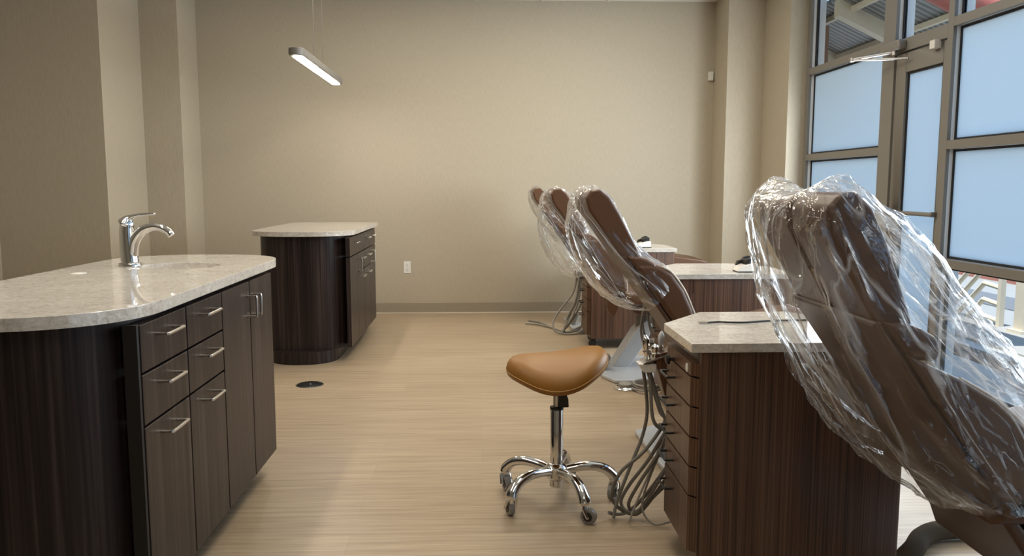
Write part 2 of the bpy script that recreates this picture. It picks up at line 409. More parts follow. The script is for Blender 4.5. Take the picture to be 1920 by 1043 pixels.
# ------------------------------------------------------------------ small wall fittings
o = thing('wall_outlet', 'white duplex power outlet low on the beige back wall', 'outlet', (-.694, YB, .437))
MB().box(-.728, -.661, YB-.007, YB, .379, .496).build('cover_plate', 'white', parent=o, bevel=.003)
for zc in (.459, .414):
    r = MB().lathe([(.0165, 0), (.0165, .003)], (0, 0, 0), 24, Matrix.Translation((-.694, YB-.007, zc)) @ Matrix.Rotation(PI/2, 4, 'X')).build('receptacle', 'white', parent=o)
    MB().box(-.7015, -.6995, YB-.0108, YB-.009, zc+.001, zc+.010).box(-.6885, -.6865, YB-.0108, YB-.009, zc+.001, zc+.010).box(-.6965, -.6915, YB-.0108, YB-.009, zc-.011, zc-.005).build('socket_slots', 'void', parent=r)
o = thing('motion_detector', 'small white sensor box high on the back wall beside the corner column', 'sensor', (2.165, YB, 2.22))
MB().box(2.140, 2.186, YB-.035, YB, 2.185, 2.268).build('housing', 'white', parent=o, bevel=.004)
MB().box(2.145, 2.181, YB-.0395, YB-.035, 2.190, 2.215).build('lens', 'white', parent=o, bevel=.002)

# ------------------------------------------------------------------ islands
def rounded_plan(xc, hw, ya, yb, ra, rb, n=2.35, seg=14):
    """plan outline, near end bulging with depth ra, far end with depth rb"""
    pts = []
    for i in range(2*seg+1):
        t = PI*i/(2*seg); c, s = math.cos(t), math.sin(t)
        pts.append((xc + hw*math.copysign(abs(c)**(2/n), c), yb-rb + rb*abs(s)**(2/n)))
    for i in range(2*seg+1):
        t = PI + PI*i/(2*seg); c, s = math.cos(t), math.sin(t)
        pts.append((xc + hw*math.copysign(abs(c)**(2/n), c), ya+ra - ra*abs(s)**(2/n)))
    out = []
    for p in pts:
        if not out or (Vector(p)-Vector(out[-1])).length > 1e-4: out.append(p)
    return out
def pull(parent, x, y0, y1, z, vertical=False):
    m = MB()
    if vertical:
        m.tube(spline([(x, y0, z), (x+.028, y0, z), (x+.033, y0, z-.006), (x+.033, y0, y1+.006), (x+.028, y0, y1), (x, y0, y1)], 4), .0043, 10)
    else:
        m.tube(spline([(x, y0, z), (x+.026, y0, z), (x+.032, y0+.006, z), (x+.032, y1-.006, z), (x+.026, y1, z), (x, y1, z)], 4), .0043, 10)
    return m.build('handle', 'nickel', parent=parent)
def front(kind, parent, x, y0, y1, z0, z1, t=.03, g=.0035):
    return MB().box(x-t, x, y0+g, y1-g, z0+g, z1-g).build(kind, 'dark', parent=parent, bevel=.0012, seg=1)

ISL = 'dark laminate islands with stone tops'
isl = thing('island_cabinet', 'near dark laminate island base with rounded end, below the sink worktop', 'cabinet', (-1.19, 2.7, 0), ISL)
XF = -.855
body = rounded_plan(-1.205, .318, 1.885, 3.50, .30, .22)
MB().plan(rounded_plan(-1.205, .255, 1.96, 3.42, .28, .2), 0, .10).build('toe_kick', 'dark', parent=isl)
zt, zb = .856, .105
for (a, c) in ((2.013, 2.333), (2.333, 2.655)):
    for z0, z1, knd in ((.727, zt, 'drawer'), (.590, .727, 'drawer'), (zb, .590, 'door')):
        fr = front(knd, isl, XF, a, c, z0, z1)
        pull(fr, XF, (a+c)/2-.055, (a+c)/2+.055, z1-.042)
for a, c, hy in ((2.655, 2.975, 2.945), (2.975, 3.285, 3.005)):
    fr = front('door', isl, XF, a, c, zb, zt)
    pull(fr, XF, hy, .725, .80, True)
MB().box(-.892, XF-.002, 2.0, 2.012, .105, .856).build('end_filler', 'void', parent=isl)

def worktop(name, label, outline, z0, z1, hole=None, cat='worktop', group=None, origin=None, mat='quartz', parent=None, bevel=.003):
    bm = bmesh.new()
    loops = [outline] + ([hole] if hole else [])
    es = []; tops = []
    for lp in loops:
        vs = [bm.verts.new((x, y, z1)) for x, y in lp]; tops.append(vs)
        es += [bm.edges.new((vs[i], vs[(i+1) % len(vs)])) for i in range(len(vs))]
    bmesh.ops.triangle_fill(bm, use_beauty=True, edges=es)
    for vs, lp in zip(tops, loops):
        lo = [bm.verts.new((x, y, z0)) for x, y in lp]
        for i in range(len(vs)):
            k = (i+1) % len(vs); bm.faces.new((vs[i], vs[k], lo[k], lo[i]))
    m = MB(); m.bm.free(); m.bm = bm
    o = m.build(name, mat, parent=parent, origin=origin, bevel=bevel, seg=2, smooth=40)
    return tag(o, label, cat, group) if label else o
hole = [(-1.15+.150*math.cos(2*PI*i/40), 3.085+.135*math.sin(2*PI*i/40)) for i in range(40)][::-1]
worktop('carcass', None, body, .10, .8675, [(-1.15+.157*math.cos(2*PI*i/40), 3.085+.142*math.sin(2*PI*i/40)) for i in range(40)][::-1], mat='dark', parent=isl, bevel=0)
top1 = worktop('stone_worktop', 'speckled beige stone worktop with round basin and chrome faucet on the near island', rounded_plan(-1.195, .345, 1.845, 3.60, .33, .30), .868, .90, hole, group='stone island tops', origin=(-1.195, 2.7, .868))
bw = MB(); rings = []
for r, z in ((.150, .898), (.1495, .868), (.146, .82), (.12, .77), (.06, .752), (.001, .75)):
    rings.append([(-1.15+r*math.cos(2*PI*i/40), 3.085+.9*r*math.sin(2*PI*i/40), z) for i in range(40)])
bw.loft(rings, cap=False)
for ch in [bw.build('sink_basin', 'quartz', parent=None, origin=(-1.195, 2.7, .868))]:
    ch.location = (0, 0, 0); ch.parent = top1
cp = MB().lathe([(.026, .9001), (.026, .9012), (.022, .902), (.0, .902)], (-1.395, 2.82, 0), 28).build('hole_cover', 'white', origin=(-1.195, 2.7, .868)); cp.location = (0, 0, 0); cp.parent = top1
lab(cp, 'small round pale cover plate')

# faucet
fx, fy, fz = -1.335, 3.095, .90
fa = thing('faucet', 'chrome single lever faucet standing on the near island worktop', 'faucet', (fx, fy, fz))
MB().lathe([(.042, 0), (.042, .006), (.039, .011), (.032, .013)], (fx, fy, fz), 32).build('base_ring', 'chrome', parent=fa)
MB().tube(spline([(fx, fy, fz+.012), (fx-.004, fy, fz+.07), (fx-.006, fy, fz+.13), (fx-.003, fy, fz+.158)], 6), .03,
          28, radii=[.032-.007*(i/18) for i in range(19)]).build('body', 'chrome', parent=fa)
sp = spline([(fx+.004, fy, fz+.03), (fx+.018, fy, fz+.09), (fx+.05, fy, fz+.132), (fx+.09, fy, fz+.148), (fx+.125, fy, fz+.143), (fx+.150, fy, fz+.128), (fx+.160, fy, fz+.115)], 8)
MB().tube(sp, .02, 20, radii=[.024-.010*min(1, i/(len(sp)*.6)) for i in range(len(sp))], flat=1.15).build('spout', 'chrome', parent=fa)
lv = spline([(fx-.012, fy, fz+.158), (fx+.004, fy, fz+.180), (fx+.04, fy, fz+.192), (fx+.105, fy, fz+.198)], 8)
lvo = MB().tube(lv, .02, 16, radii=[.024, .025, .025, .024, .022, .020, .018, .016, .014, .012, .011, .010, .009, .008, .0075, .007, .007, .007, .0065, .0065, .0065, .006, .006, .006, .004][:len(lv)], flat=1.5).lathe([(.025, .146), (.026, .165), (.02, .178), (.004, .184)], (fx-.004, fy, fz), 24)
lvo.build('lever', 'chrome', parent=fa)

# far island
isl2 = thing('island_cabinet', 'far dark laminate island base with rounded end and round plinth near the back wall', 'cabinet', (-1.22, 6.1, 0), ISL)
XF2 = -.885
MB().plan(rounded_plan(-1.225, .312, 5.43, 6.80, .28, .06), .085, .868).build('carcass', 'dark', parent=isl2)
MB().plan(rounded_plan(-1.225, .235, 5.36, 6.74, .24, .05), 0, .085).build('toe_kick', 'dark', parent=isl2)
zb2 = .095
def front2(kind, a, c, z0, z1): return front(kind, isl2, XF2, a, c, z0, z1)
f = front2('drawer', 5.455, 6.10, .722, .858); pull(f, XF2, 5.60, 5.71, .812)
f = front2('door', 5.455, 5.80, zb2, .722); pull(f, XF2, 5.775, .60, .69, True)
f = front2('drawer', 5.80, 6.12, .585, .722); pull(f, XF2, 5.90, 6.01, .677)
f = front2('door', 5.80, 6.12, zb2, .585); pull(f, XF2, 5.90, 6.01, .543)
f = front2('drawer', 6.10, 6.45, .722, .858); pull(f, XF2, 6.22, 6.33, .806)
f = front2('drawer', 6.12, 6.45, .585, .722); pull(f, XF2, 6.22, 6.33, .675)
f = front2('door', 6.12, 6.45, zb2, .585); pull(f, XF2, 6.22, 6.33, .543)
f = front2('drawer', 6.45, 6.76, .722, .858); pull(f, XF2, 6.52, 6.63, .806)
f = front2('door', 6.45, 6.76, zb2, .722); pull(f, XF2, 6.485, .60, .69, True)
worktop('stone_worktop', 'bare beige stone worktop on the far island near the back wall', rounded_plan(-1.223, .352, 5.37, 6.88, .30, .035, 2.5), .868, .90, group='stone island tops', origin=(-1.223, 6.1, .868))

# pendant lamps
def pendant(label, y0, y1, x=-1.2, z=2.055):
    p = thing('pendant_lamp', label, 'lamp', (x, (y0+y1)/2, z), 'slim bar pendants over the islands')
    def cap(hw, ya, yb, seg=10):
        return [(x+hw*math.cos(PI*i/seg), yb-hw+hw*math.sin(PI*i/seg)) for i in range(seg+1)] + [(x+hw*math.cos(PI+PI*i/seg), ya+hw+hw*math.sin(PI+PI*i/seg)) for i in range(seg+1)]
    MB().plan(cap(.052, y0, y1), z, z+.05).build('housing', 'alu', parent=p, bevel=.01)
    MB().plan(cap(.032, y0+.05, y1-.05), z-.005, z+.004).build('diffuser', 'lamp', parent=p)
    for yy in (y0+.62, y1-.62):
        MB().cyl((x, yy, z+.045), (x, yy, CZ-.02), .0022, 6).build('suspension_cable', 'nickel', parent=p)
    MB().box(x-.03, x+.03, (y0+y1)/2-.3, (y0+y1)/2+.3, CZ-.03, CZ-.008).build('ceiling_canopy', 'white', parent=p, bevel=.003)
    return p
pendant('lit slim bar pendant hanging over the far island', 5.39, 6.96)
p2 = pendant('lit slim bar pendant hanging over the near island', 1.95, 3.52)

# floor box
o = thing('floor_box', 'round black cover disc set in the wooden floor between the islands', 'floor outlet', (-1.04, 4.81, 0))
MB().lathe([(.078, 0), (.077, .004), (.070, .007), (.0, .008)], (-1.04, 4.81, 0), 36).build('cover', 'black', parent=o)
MB().lathe([(.006, .008), (.005, .0105), (0, .011)], (-1.035, 4.80, 0), 12).build('screw', 'nickel', parent=o)
MB().lathe([(.083, 0), (.083, .0015), (.078, .003)], (-1.04, 4.81, 0), 36).build('trim_ring', 'nickel', parent=o)

# ------------------------------------------------------------------ saddle stool
sx, sy = .287, 2.95
st = thing('saddle_stool', 'caramel leather saddle stool on a five arm chrome caster base', 'stool', (sx, sy, 0))
RX, RY = .192, .19
def hc(t): return .580 + .020*t + .014*t*t
def seat_top(t, s): return hc(t) - .066*s*s - .022*max(0, abs(t)-.55)**2/.2
rings = []
NR, NP = 12, 56
def seat_pt(r, ph):
    c, s = math.cos(ph), math.sin(ph)
    t, u = r*c, r*s
    return t, u
def outline(ph):  # pear: wider at the raised rear (+x)
    w = 1 + .10*math.cos(ph)
    return w
sg = []
def ringpts(fr, fz, r):
    out = []
    for k in range(NP):
        ph = 2*PI*k/NP; c, s = math.cos(ph), math.sin(ph)
        x = sx + RX*fr*c; y = sy + RY*fr*s*outline(ph)
        out.append((x, y, fz(r*c, r*s)))
    return out
for r in (.0001, .12, .25, .4, .55, .68, .8, .88):
    sg.append(ringpts(r, lambda t, u: seat_top(t, u), r))
for fr, dz, r in ((.94, -.006, .94), (.98, -.016, .98), (1.0, -.030, 1.), (.995, -.044, 1.), (.97, -.056, .98)):
    sg.append(ringpts(fr, lambda t, u, dz=dz: seat_top(t, u)+dz, r))
for fr, dz, r in ((.90, -.066, .9), (.7, -.060, .7), (.4, -.056, .4), (.0001, -.055, .0001)):
    sg.append(ringpts(fr, lambda t, u, dz=dz: seat_top(t, u)+dz, r))
seat = MB().loft(sg, cap=True).build('seat', 'caramel', parent=st, smooth=80)
pp = ringpts(.994, lambda t, u: seat_top(t, u)-.036, 1.)
MB().tube(pp+[pp[0]], .0018, 6).build('stitching', 'stitch', parent=seat)
MB().box(sx-.09, sx+.09, sy-.075, sy+.075, .500, .514).build('seat_plate', 'black', parent=st, bevel=.003)
MB().cyl((sx, sy, .35), (sx, sy, .51), .0145).build('gas_piston', 'nickel', parent=st)
MB().lathe([(.0245, .12), (.0245, .363), (.0225, .367), (.016, .369)], (sx, sy, 0), 32).build('column', 'chrome', parent=st)
MB().lathe([(.0255, .361), (.0265, .365), (.0255, .371), (.016, .372)], (sx, sy, 0), 32).build('collar', 'black', parent=st)
MB().side([(sx+.005, .372), (sx+.044, .372), (sx+.042, .405), (sx+.026, .445), (sx+.005, .505)], sy-.022, sy+.005).build('height_lever', 'black', parent=st, bevel=.003)
MB().lathe([(.022, .058), (.026, .062), (.026, .085), (.040, .10), (.042, .135), (.030, .150), (.0245, .152)], (sx, sy, 0), 32).build('hub', 'chrome', parent=st)
for k, rot in zip(range(5), (.9, 2.2, -.7, 1.2, -2.4)):
    a = math.radians(3+72*k); ca, sa = math.cos(a), math.sin(a)
    P = lambda d, z: (sx+ca*d, sy+sa*d, z)
    path = spline([P(.028, .122), P(.08, .132), P(.14, .134), P(.19, .120), P(.222, .092), P(.228, .078)], 6)
    n = len(path)
    leg = MB().tube(path, .016, 16, radii=[.017+.002*math.sin(PI*i/n) + .006*max(0, (i/n-.6)/.4) for i in range(n)], flat=1.1).build('leg', 'chrome', parent=st)
    cx, cy = sx+ca*.228, sy+sa*.228
    dx, dy = math.cos(a+rot), math.sin(a+rot)
    wx, wy = cx-dx*.016, cy-dy*.016
    MB().lathe([(.016, .070), (.017, .080), (.014, .084)], (cx, cy, 0), 20).cyl((cx, cy, .05), (cx, cy, .075), .008)\
        .tube([(wx-dy*.017, wy+dx*.017, .030), (cx-dy*.015, cy+dx*.015, .062), (cx, cy, .071)], .006, 10, flat=1.6)\
        .tube([(wx+dy*.017, wy-dx*.017, .030), (cx+dy*.015, cy-dx*.015, .062), (cx, cy, .071)], .006, 10, flat=1.6)\
        .cyl((wx-dy*.02, wy+dx*.02, .030), (wx+dy*.02, wy-dx*.02, .030), .006).build('caster_fork', 'chrome', parent=leg)
    mat = Matrix.Translation((wx, wy, .030)) @ Matrix.Rotation(a+rot, 4, 'Z') @ Matrix.Rotation(PI/2, 4, 'X')
    MB().lathe([(.010, -.011), (.024, -.012), (.029, -.009), (.030, 0), (.029, .009), (.024, .012), (.010, .011)], (0, 0, 0), 28, mat).build('caster_wheel', 'wheel', parent=leg)
    MB().lathe([(.002, -.0135), (.0165, -.0135), (.0165, .0135), (.002, .0135)], (0, 0, 0), 20, mat).build('wheel_core', 'black', parent=leg)

# ------------------------------------------------------------------ mobile delivery cabinets
CART = 'walnut delivery cabinets between the dental chairs'
def cart(label, x0, y0, w=.645, gap_detail=True, d=.34, dd=.22, far_right=True):
    c = thing('delivery_cabinet', label, 'cabinet', (x0+w/2, y0+.28, 0), CART)
    def plan(o):
        return [(x0-o, y0-o), (x0+w+o, y0-o), (x0+w+o, y0+d), (x0+w-.16, y0+d+dd+o), (x0+.17, y0+d+dd+o), (x0-o, y0+d)]
    t = .02
    # body: front panel flush, left side recessed to take the drawers
    body = [(x0+.022, y0), (x0+w-.02, y0), (x0+w-.006, y0+.006), (x0+w, y0+.02), (x0+w, y0+d), (x0+w-.16, y0+d+dd), (x0+.17, y0+d+dd), (x0+.022, y0+d)]
    MB().plan(body, .075, .645).plan([(x, y) if x > x0+.1 else (x+.10, y) for x, y in body], .645, .72).build('carcass', 'walnut', parent=c)
    MB().box(x0+.022, x0+.125, y0, y0+.02, .645, .72).build('front_edge', 'walnut', parent=c)
    MB().plan(plan(.012)[::1], .72, .748).build('stone_top', 'quartz', parent=c, bevel=.003)
    zz = [.098, .273, .364, .455, .548, .639]
    for i in range(5):
        z0, z1 = zz[i]+.0025, zz[i+1]-.0025
        dr = MB().plan([(x0, y0+.035), (x0+.03, y0+.004), (x0+.03, y0+d-.004), (x0, y0+d-.004)], z0, z1).build('drawer', 'walnut', parent=c, bevel=.002)
        zh = z1-.045 if i else z1-.05
        ya, yb = y0+d-.115, y0+d-.02
        MB().tube(spline([(x0, ya, zh), (x0-.020, ya, zh), (x0-.025, ya+.006, zh), (x0-.025, yb-.006, zh), (x0-.020, yb, zh), (x0, yb, zh)], 4), .0042, 8).build('handle', 'black', parent=dr)
    tr = MB().plan([(x0, y0+.035), (x0+.03, y0+.004), (x0+.03, y0+d-.004), (x0, y0+d-.004)], .642, .682).box(x0+.03, x0+.12, y0+.022, y0+d-.004, .6455, .650).build('pull_out_tray', 'walnut', parent=c, bevel=.002)
    MB().lathe([(.006, 0), (.006, .012), (.017, .016), (.017, .024), (.010, .028), (0, .028)], (0, 0, 0), 20, Matrix.Translation((x0, y0+d-.10, .648)) @ Matrix.Rotation(-PI/2, 4, 'Y')).build('knob', 'black', parent=tr)
    e = MB().lathe([(.014, 0), (.014, .002), (.012, .003), (0, .003)], (0, 0, 0), 24, Matrix.Translation((x0, y0+.075, .658)) @ Matrix.Rotation(-PI/2, 4, 'Y'))
    lab(e.build('badge', 'white', parent=tr), 'round pale badge')
    for (cx, cy) in ((x0+.06, y0+.06), (x0+w-.07, y0+.06), (x0+.09, y0+d), (x0+w-.12, y0+d+.05)):
        m = MB().lathe([(.012, .05), (.016, .062), (.016, .076)], (cx, cy, 0), 16)
        m.lathe([(.012, -.012), (.028, -.012), (.030, -.006), (.030, .006), (.028, .012), (.012, .012)], (0, 0, 0), 24, Matrix.Translation((cx-.012, cy, .030)) @ Matrix.Rotation(PI/2, 4, 'X'))
        m.build('caster', 'black', parent=c)
    return c
cn = cart('near walnut delivery cabinet with stone top and syringe holder, beside the saddle stool', .622, 2.268)
cm = cart('middle walnut delivery cabinet with a stone top, behind the near cabinet', .985, 4.10)
cf = cart('far walnut delivery cabinet with a stone top, against the back wall side', .79, 5.83)

# instrument holder and hoses on the near cabinet (parts of it)
hy = 2.74
MB().side([(.602, .618), (.660, .632), (.662, .46), (.648, .455)], hy-.03, hy+.03).build('holder_bracket', 'walnut', parent=cn, bevel=.003)
hb = MB().side([(.548, .586), (.612, .586), (.612, .555), (.568, .555)], hy-.03, hy+.03).build('hose_block', 'white', parent=cn, bevel=.004)
MB().side([(.565, .592), (.655, .622), (.668, .650), (.672, .648), (.662, .616), (.566, .586)], hy-.035, hy+.035).build('holder_tray', 'nickel', parent=cn, bevel=.002)
def hoses(parent, paths, y, r, mat, jit=.05, name='hose'):
    for i, p in enumerate(paths):
        pts = []
        for k, q in enumerate(p):
            yy = y + jit*math.sin(1.7*i+.9*k)
            pts.append((q[0], yy if len(q) == 2 else q[2], max(q[1], r+.004)))
        MB().tube(spline(pts, 8), r, 10).build(name, mat, parent=parent)
hoses(cn, [
 [(.572, .556), (.594, .408), (.58, .309), (.542, .223), (.486, .096), (.467, .03)],
 [(.591, .556), (.636, .408), (.648, .374), (.574, .276), (.491, .197), (.466, .11), (.486, .055), (.532, .020), (.578, .034), (.66, .168)],
 [(.594, .546), (.601, .395), (.637, .355), (.658, .381)],
 [(.65, .348), (.594, .235), (.531, .129), (.506, .062), (.532, .03), (.571, .054), (.66, .221)],
 [(.46, .030), (.487, .016), (.532, .03), (.59, .105), (.66, .221)],
 [(.60, .55), (.632, .43), (.652, .36), (.625, .27), (.56, .15), (.53, .06), (.57, .03), (.66, .12)]], 2.74, .0064, 'rubber', .035)
hoses(cn, [[(.651, .321), (.614, .222), (.577, .108), (.575, .047), (.612, .012), (.665, .025)],
 [(.648, .33), (.60, .21), (.545, .09), (.52, .03)]], 2.70, .004, 'hose', .02, 'thin_hose')
def syringe(name, label, x, y, z, h, r, lean, mat='chrome', cat='dental handpiece'):
    t = thing(name, label, cat, (x, y, z), 'instruments in the holder')
    R = Matrix.Translation((x, y, z)) @ Matrix.Rotation(lean, 4, 'Y')
    MB().lathe([(r*.7, 0), (r, h*.08), (r*.95, h*.45), (r*1.25, h*.6), (r*1.2, h*.8), (r*.7, h*.92), (r*.25, h)], (0, 0, 0), 20, R).build('barrel', mat, parent=t)
    MB().lathe([(r*1.3, h*.30), (r*1.4, h*.34), (r*1.3, h*.38)], (0, 0, 0), 20, R).build('ring', 'nickel', parent=t)
    return t
syringe('air_syringe', 'tall chrome dental syringe at the left of the holder on the near cabinet', .585, hy-.005, .598, .088, .011, -.12)
syringe('suction_tip', 'short stubby chrome suction valve in the middle of the holder', .607, hy-.02, .606, .050, .0105, 0)
syringe('handpiece', 'slim pointed pale handpiece at the right of the holder', .630, hy+.012, .613, .082, .009, .08, 'silver')

# hoses hanging at the far cabinet and at the middle one
hoses(cf, [
 [(.785, .52), (.759, .347), (.65, .195), (.594, .103), (.605, .034), (.675, .012), (.774, .012), (.84, .04)],
 [(.80, .52), (.794, .317), (.727, .164), (.659, .012)], [(.815, .52), (.801, .332), (.742, .148), (.674, .025), (.804, .032), (.84, .101)],
 [(.832, .294), (.772, .163), (.705, .056), (.651, .012)], [(.39, .012, 6.9), (.48, .012, 6.85), (.59, .012, 6.7), (.667, .012, 6.5)],
 [(.43, .012, 7.05), (.52, .012, 6.95), (.598, .012, 6.7)], [(.80, .52), (.77, .30), (.70, .13), (.69, .012), (.83, .06)]], 6.42, .008, 'hose', .04)
MB().box(.77, .84, 6.36, 6.48, .52, .57).box(.80, .86, 6.10, 6.48, .56, .60).build('hose_block', 'white', parent=cf, bevel=.004)
hoses(cm, [[(.95, .56), (.945, .43), (.96, .34), (.99, .30)], [(.965, .56), (.98, .42), (1.0, .33)], [(.975, .55), (1.0, .40), (1.02, .31)],
           [(.955, .55), (.93, .40), (.955, .28), (1.0, .22)], [(.985, .55), (1.01, .42), (1.02, .36)]], 4.56, .007, 'rubber', .03)
MB().box(.93, 1.06, 4.50, 4.62, .55, .60).build('hose_block', 'black', parent=cm, bevel=.004)

# docks on the cabinets
def dock(label, x, y):
    t = thing('instrument_dock', label, 'dental device', (x, y, .748), 'white and black docks on the cabinet tops')
    MB().side([(x-.055, .749), (x+.052, .749), (x+.052, .796), (x+.030, .796), (x-.038, .778), (x-.050, .762)], y-.045, y+.045).build('housing', 'white', parent=t, bevel=.004)
    MB().side([(x-.053, .7485), (x+.056, .7485), (x+.056, .754), (x-.055, .754)], y-.047, y+.047).build('base_plate', 'black', parent=t, bevel=.001)
    MB().side([(x-.012, .787), (x+.046, .794), (x+.046, .826), (x+.034, .830), (x+.006, .822), (x-.004, .808), (x-.026, .802), (x-.036, .776)], y+.0455, y+.075).side([(x-.006, .784), (x+.046, .796), (x+.046, .824), (x-.002, .814)], y-.02, y+.05).build('cradle', 'black', parent=t, bevel=.004)
dock('white dock with black cradle on the middle cabinet top', 1.415, 4.20)
dock('white dock with black cradle on the far cabinet top', 1.215, 5.93)

# cable on near cabinet
o = thing('charging_cable', 'thin black cable with metal plug lying on the near cabinet top', 'cable', (.85, 2.6, .748))
cb = spline([(.745, 2.59, .7515), (.79, 2.605, .7515), (.83, 2.595, .7515), (.88, 2.592, .7515), (.98, 2.622, .7515), (1.10, 2.63, .7515)], 8)
MB().tube(cb, .003, 8).build('cord', 'black', parent=o)
MB().box(.722, .750, 2.584, 2.595, .7485, .7555).build('plug', 'nickel', parent=o, bevel=.001)

# ------------------------------------------------------------------ dental chairs
CH = 'brown dental chairs in a row'
def rear(z): return .417 + .711*(1.152-z)
def chair(label, dx, yc, near=False, bx=0., low=.46):
    c = thing('dental_chair', label, 'dental chair', (dx+1.05, yc, 0), CH)
    X = lambda pts: [(x+dx, z) for x, z in pts]
    hw = .245
    # moulded back shell
    n = .016
    pts = [(rear(z), z) for z in (.905, .82, .7, .6, low+.06)] + [(rear(low)-.02, low)] + [(rear(low)+.05, low+.005)] + [(rear(z)+n*1.2, z+.01) for z in (.6, .7, .82, .905)]
    MB().side(X(pts), yc-hw+.012, yc+hw-.012).build('back_shell', 'leather_shell', parent=c, bevel=.012, seg=3)
    # upper back: two tall padded lobes with a groove between
    sh = lambda z: (.05*max(0, z-.82)/.33 if near else 0)
    up = [(.628, .882), (rear(.90), .90), (rear(1.0), 1.0), (rear(1.1), 1.10), (.440, 1.155), (.462, 1.185), (.498, 1.190), (.540, 1.155), (.585, 1.085), (.625, 1.01), (.662, .94), (.680, .905), (.672, .884)]
    up = [(a+sh(z), z) for a, z in up]
    for sg_ in (-1, 1):
        MB().side(X(up), yc+sg_*.112-.104, yc+sg_*.112+.104).build('upper_back_pad', 'leather', parent=c, bevel=.034, seg=5, smooth=80)
    ct = [(rear(z)+.025+sh(z), z) for z in (.89, 1.0, 1.10)] + [(.50+sh(1.14), 1.14), (.57+sh(1.03), 1.03), (.635, .90)]
    MB().side(X(ct), yc-.06, yc+.06).build('back_core', 'leather', parent=c, bevel=.01)
    lm = [(rear(.91)+.022, .912), (rear(.82)+.022, .828), (.735, .822), (.742, .845), (.735, .875), (.70, .895), (.672, .905)]
    MB().side(X(lm), yc-.245, yc+.245).build('lumbar_cushion', 'leather', parent=c, bevel=.014, seg=4, smooth=60)
    if near: wp = [(rear(.84)+.022, .845), (.70, .825), (.79, .785), (.87, .738), (.935, .68), (.985, .60), (.99, .50), (.93, .46)] + [(rear(z)+.022, z+.004) for z in (.52, .6, .7, .78)]
    else: wp = [(rear(.87)+.022, .878), (.715, .878), (.760, .866), (.806, .838), (.858, .768), (.894, .69), (.915, .63), (.925, .54)] + [(rear(z)+.022, z+.004) for z in (.54, .6, .7, .8)]
    w = MB().side(X(wp), yc-.25, yc+.25).build('lower_back', 'leather', parent=c, bevel=.022, seg=4, smooth=60)
    m = len(wp)-(4 if not near else 5)
    line = spline([(x+dx+.0005, yc-.236, z+.0) for x, z in wp[2:m]], 6)
    MB().tube(line, .0045, 8).build('piping', 'piping', parent=w)
    MB().tube([(p[0], 2*yc-p[1], p[2]) for p in line], .0045, 8).build('piping', 'piping', parent=w)
    # seat and legrest
    seat = [(.87, .45), (.93, .530), (1.05, .545), (1.25, .586), (1.42, .628), (1.50, .636), (1.505, .55), (1.30, .50), (1.0, .45)]
    MB().side(X(seat), yc-.25, yc+.25).build('seat', 'leather', parent=c, bevel=.02, seg=4, smooth=60)
    lg = [(1.503, .636), (1.56, .630), (1.66, .614), (1.875, .584), (1.920, .572), (1.932, .545), (1.915, .507), (1.85, .498), (1.66, .520), (1.505, .545)]
    MB().side(X(lg), yc-.22, yc+.22).build('legrest', 'leather', parent=c, bevel=.016, seg=4, smooth=60)
    lz = low-.10
    MB().side(X([(rear(low)-.01, low+.02), (rear(low)+.03, low-.03), (rear(low)+.10, lz+.02), (1.40, lz+.04), (1.43, .50), (1.0, .455)]), yc-.19, yc+.19).build('seat_frame', 'leather_shell', parent=c, bevel=.012, seg=3)
    for s in ((-1,) if not near else ()):
        y0 = yc+s*.262
        MB().side(X([(.80, .535), (.855, .525), (.872, .46), (.845, .395), (.832, .385), (.80, .425), (.786, .47)]), y0-.016, y0+.016).build('armrest', 'leather', parent=c, bevel=.01, seg=3)
        MB().cyl((dx+.865, y0-.02, .50), (dx+.865, y0+.02, .50), .022).build('armrest_pivot', 'black', parent=c)
    XB = lambda pts: [(x+dx+bx, z) for x, z in pts]
    # base
    MB().plan([(dx+bx+.745, yc+.20), (dx+bx+.765, yc-.30), (dx+bx+.82, yc-.44), (dx+bx+1.15, yc-.46), (dx+bx+1.38, yc-.25), (dx+bx+1.38, yc+.25), (dx+bx+.85, yc+.28)], 0, .026).build('base_plate', 'silver', parent=c, bevel=.008, seg=3)
    MB().side(XB([(.862, .02), (.975, .02), (1.098, .205), (1.13, .30), (1.08, .33), (1.01, .26)]), yc-.08, yc+.08).build('lift_arm', 'silver', parent=c, bevel=.008, seg=3)
    MB().cyl((dx+bx+1.075, yc, .24), (dx+bx+1.075, yc, lz+.03), .05, 28).build('lift_column', 'rubber', parent=c)
    MB().side(XB([(.775, .02), (.80, .02), (.835, .115), (.825, .128), (.808, .115)]), yc-.20, yc-.12).build('foot_pedal', 'rubber', parent=c, bevel=.006)
    return c
chair('nearest brown dental chair, front right beside the near cabinet', .25, 1.90, near=True, low=.25, bx=.3)
chair('brown dental chair between near and middle cabinets, its lower back uncovered', 0, 3.55)
chair('brown dental chair on a silver slanted base between the middle and far cabinets', 0, 5.20)
chair('rearmost brown dental chair along the back wall, legrest showing past the far cabinet', 0, 6.90, low=.50)

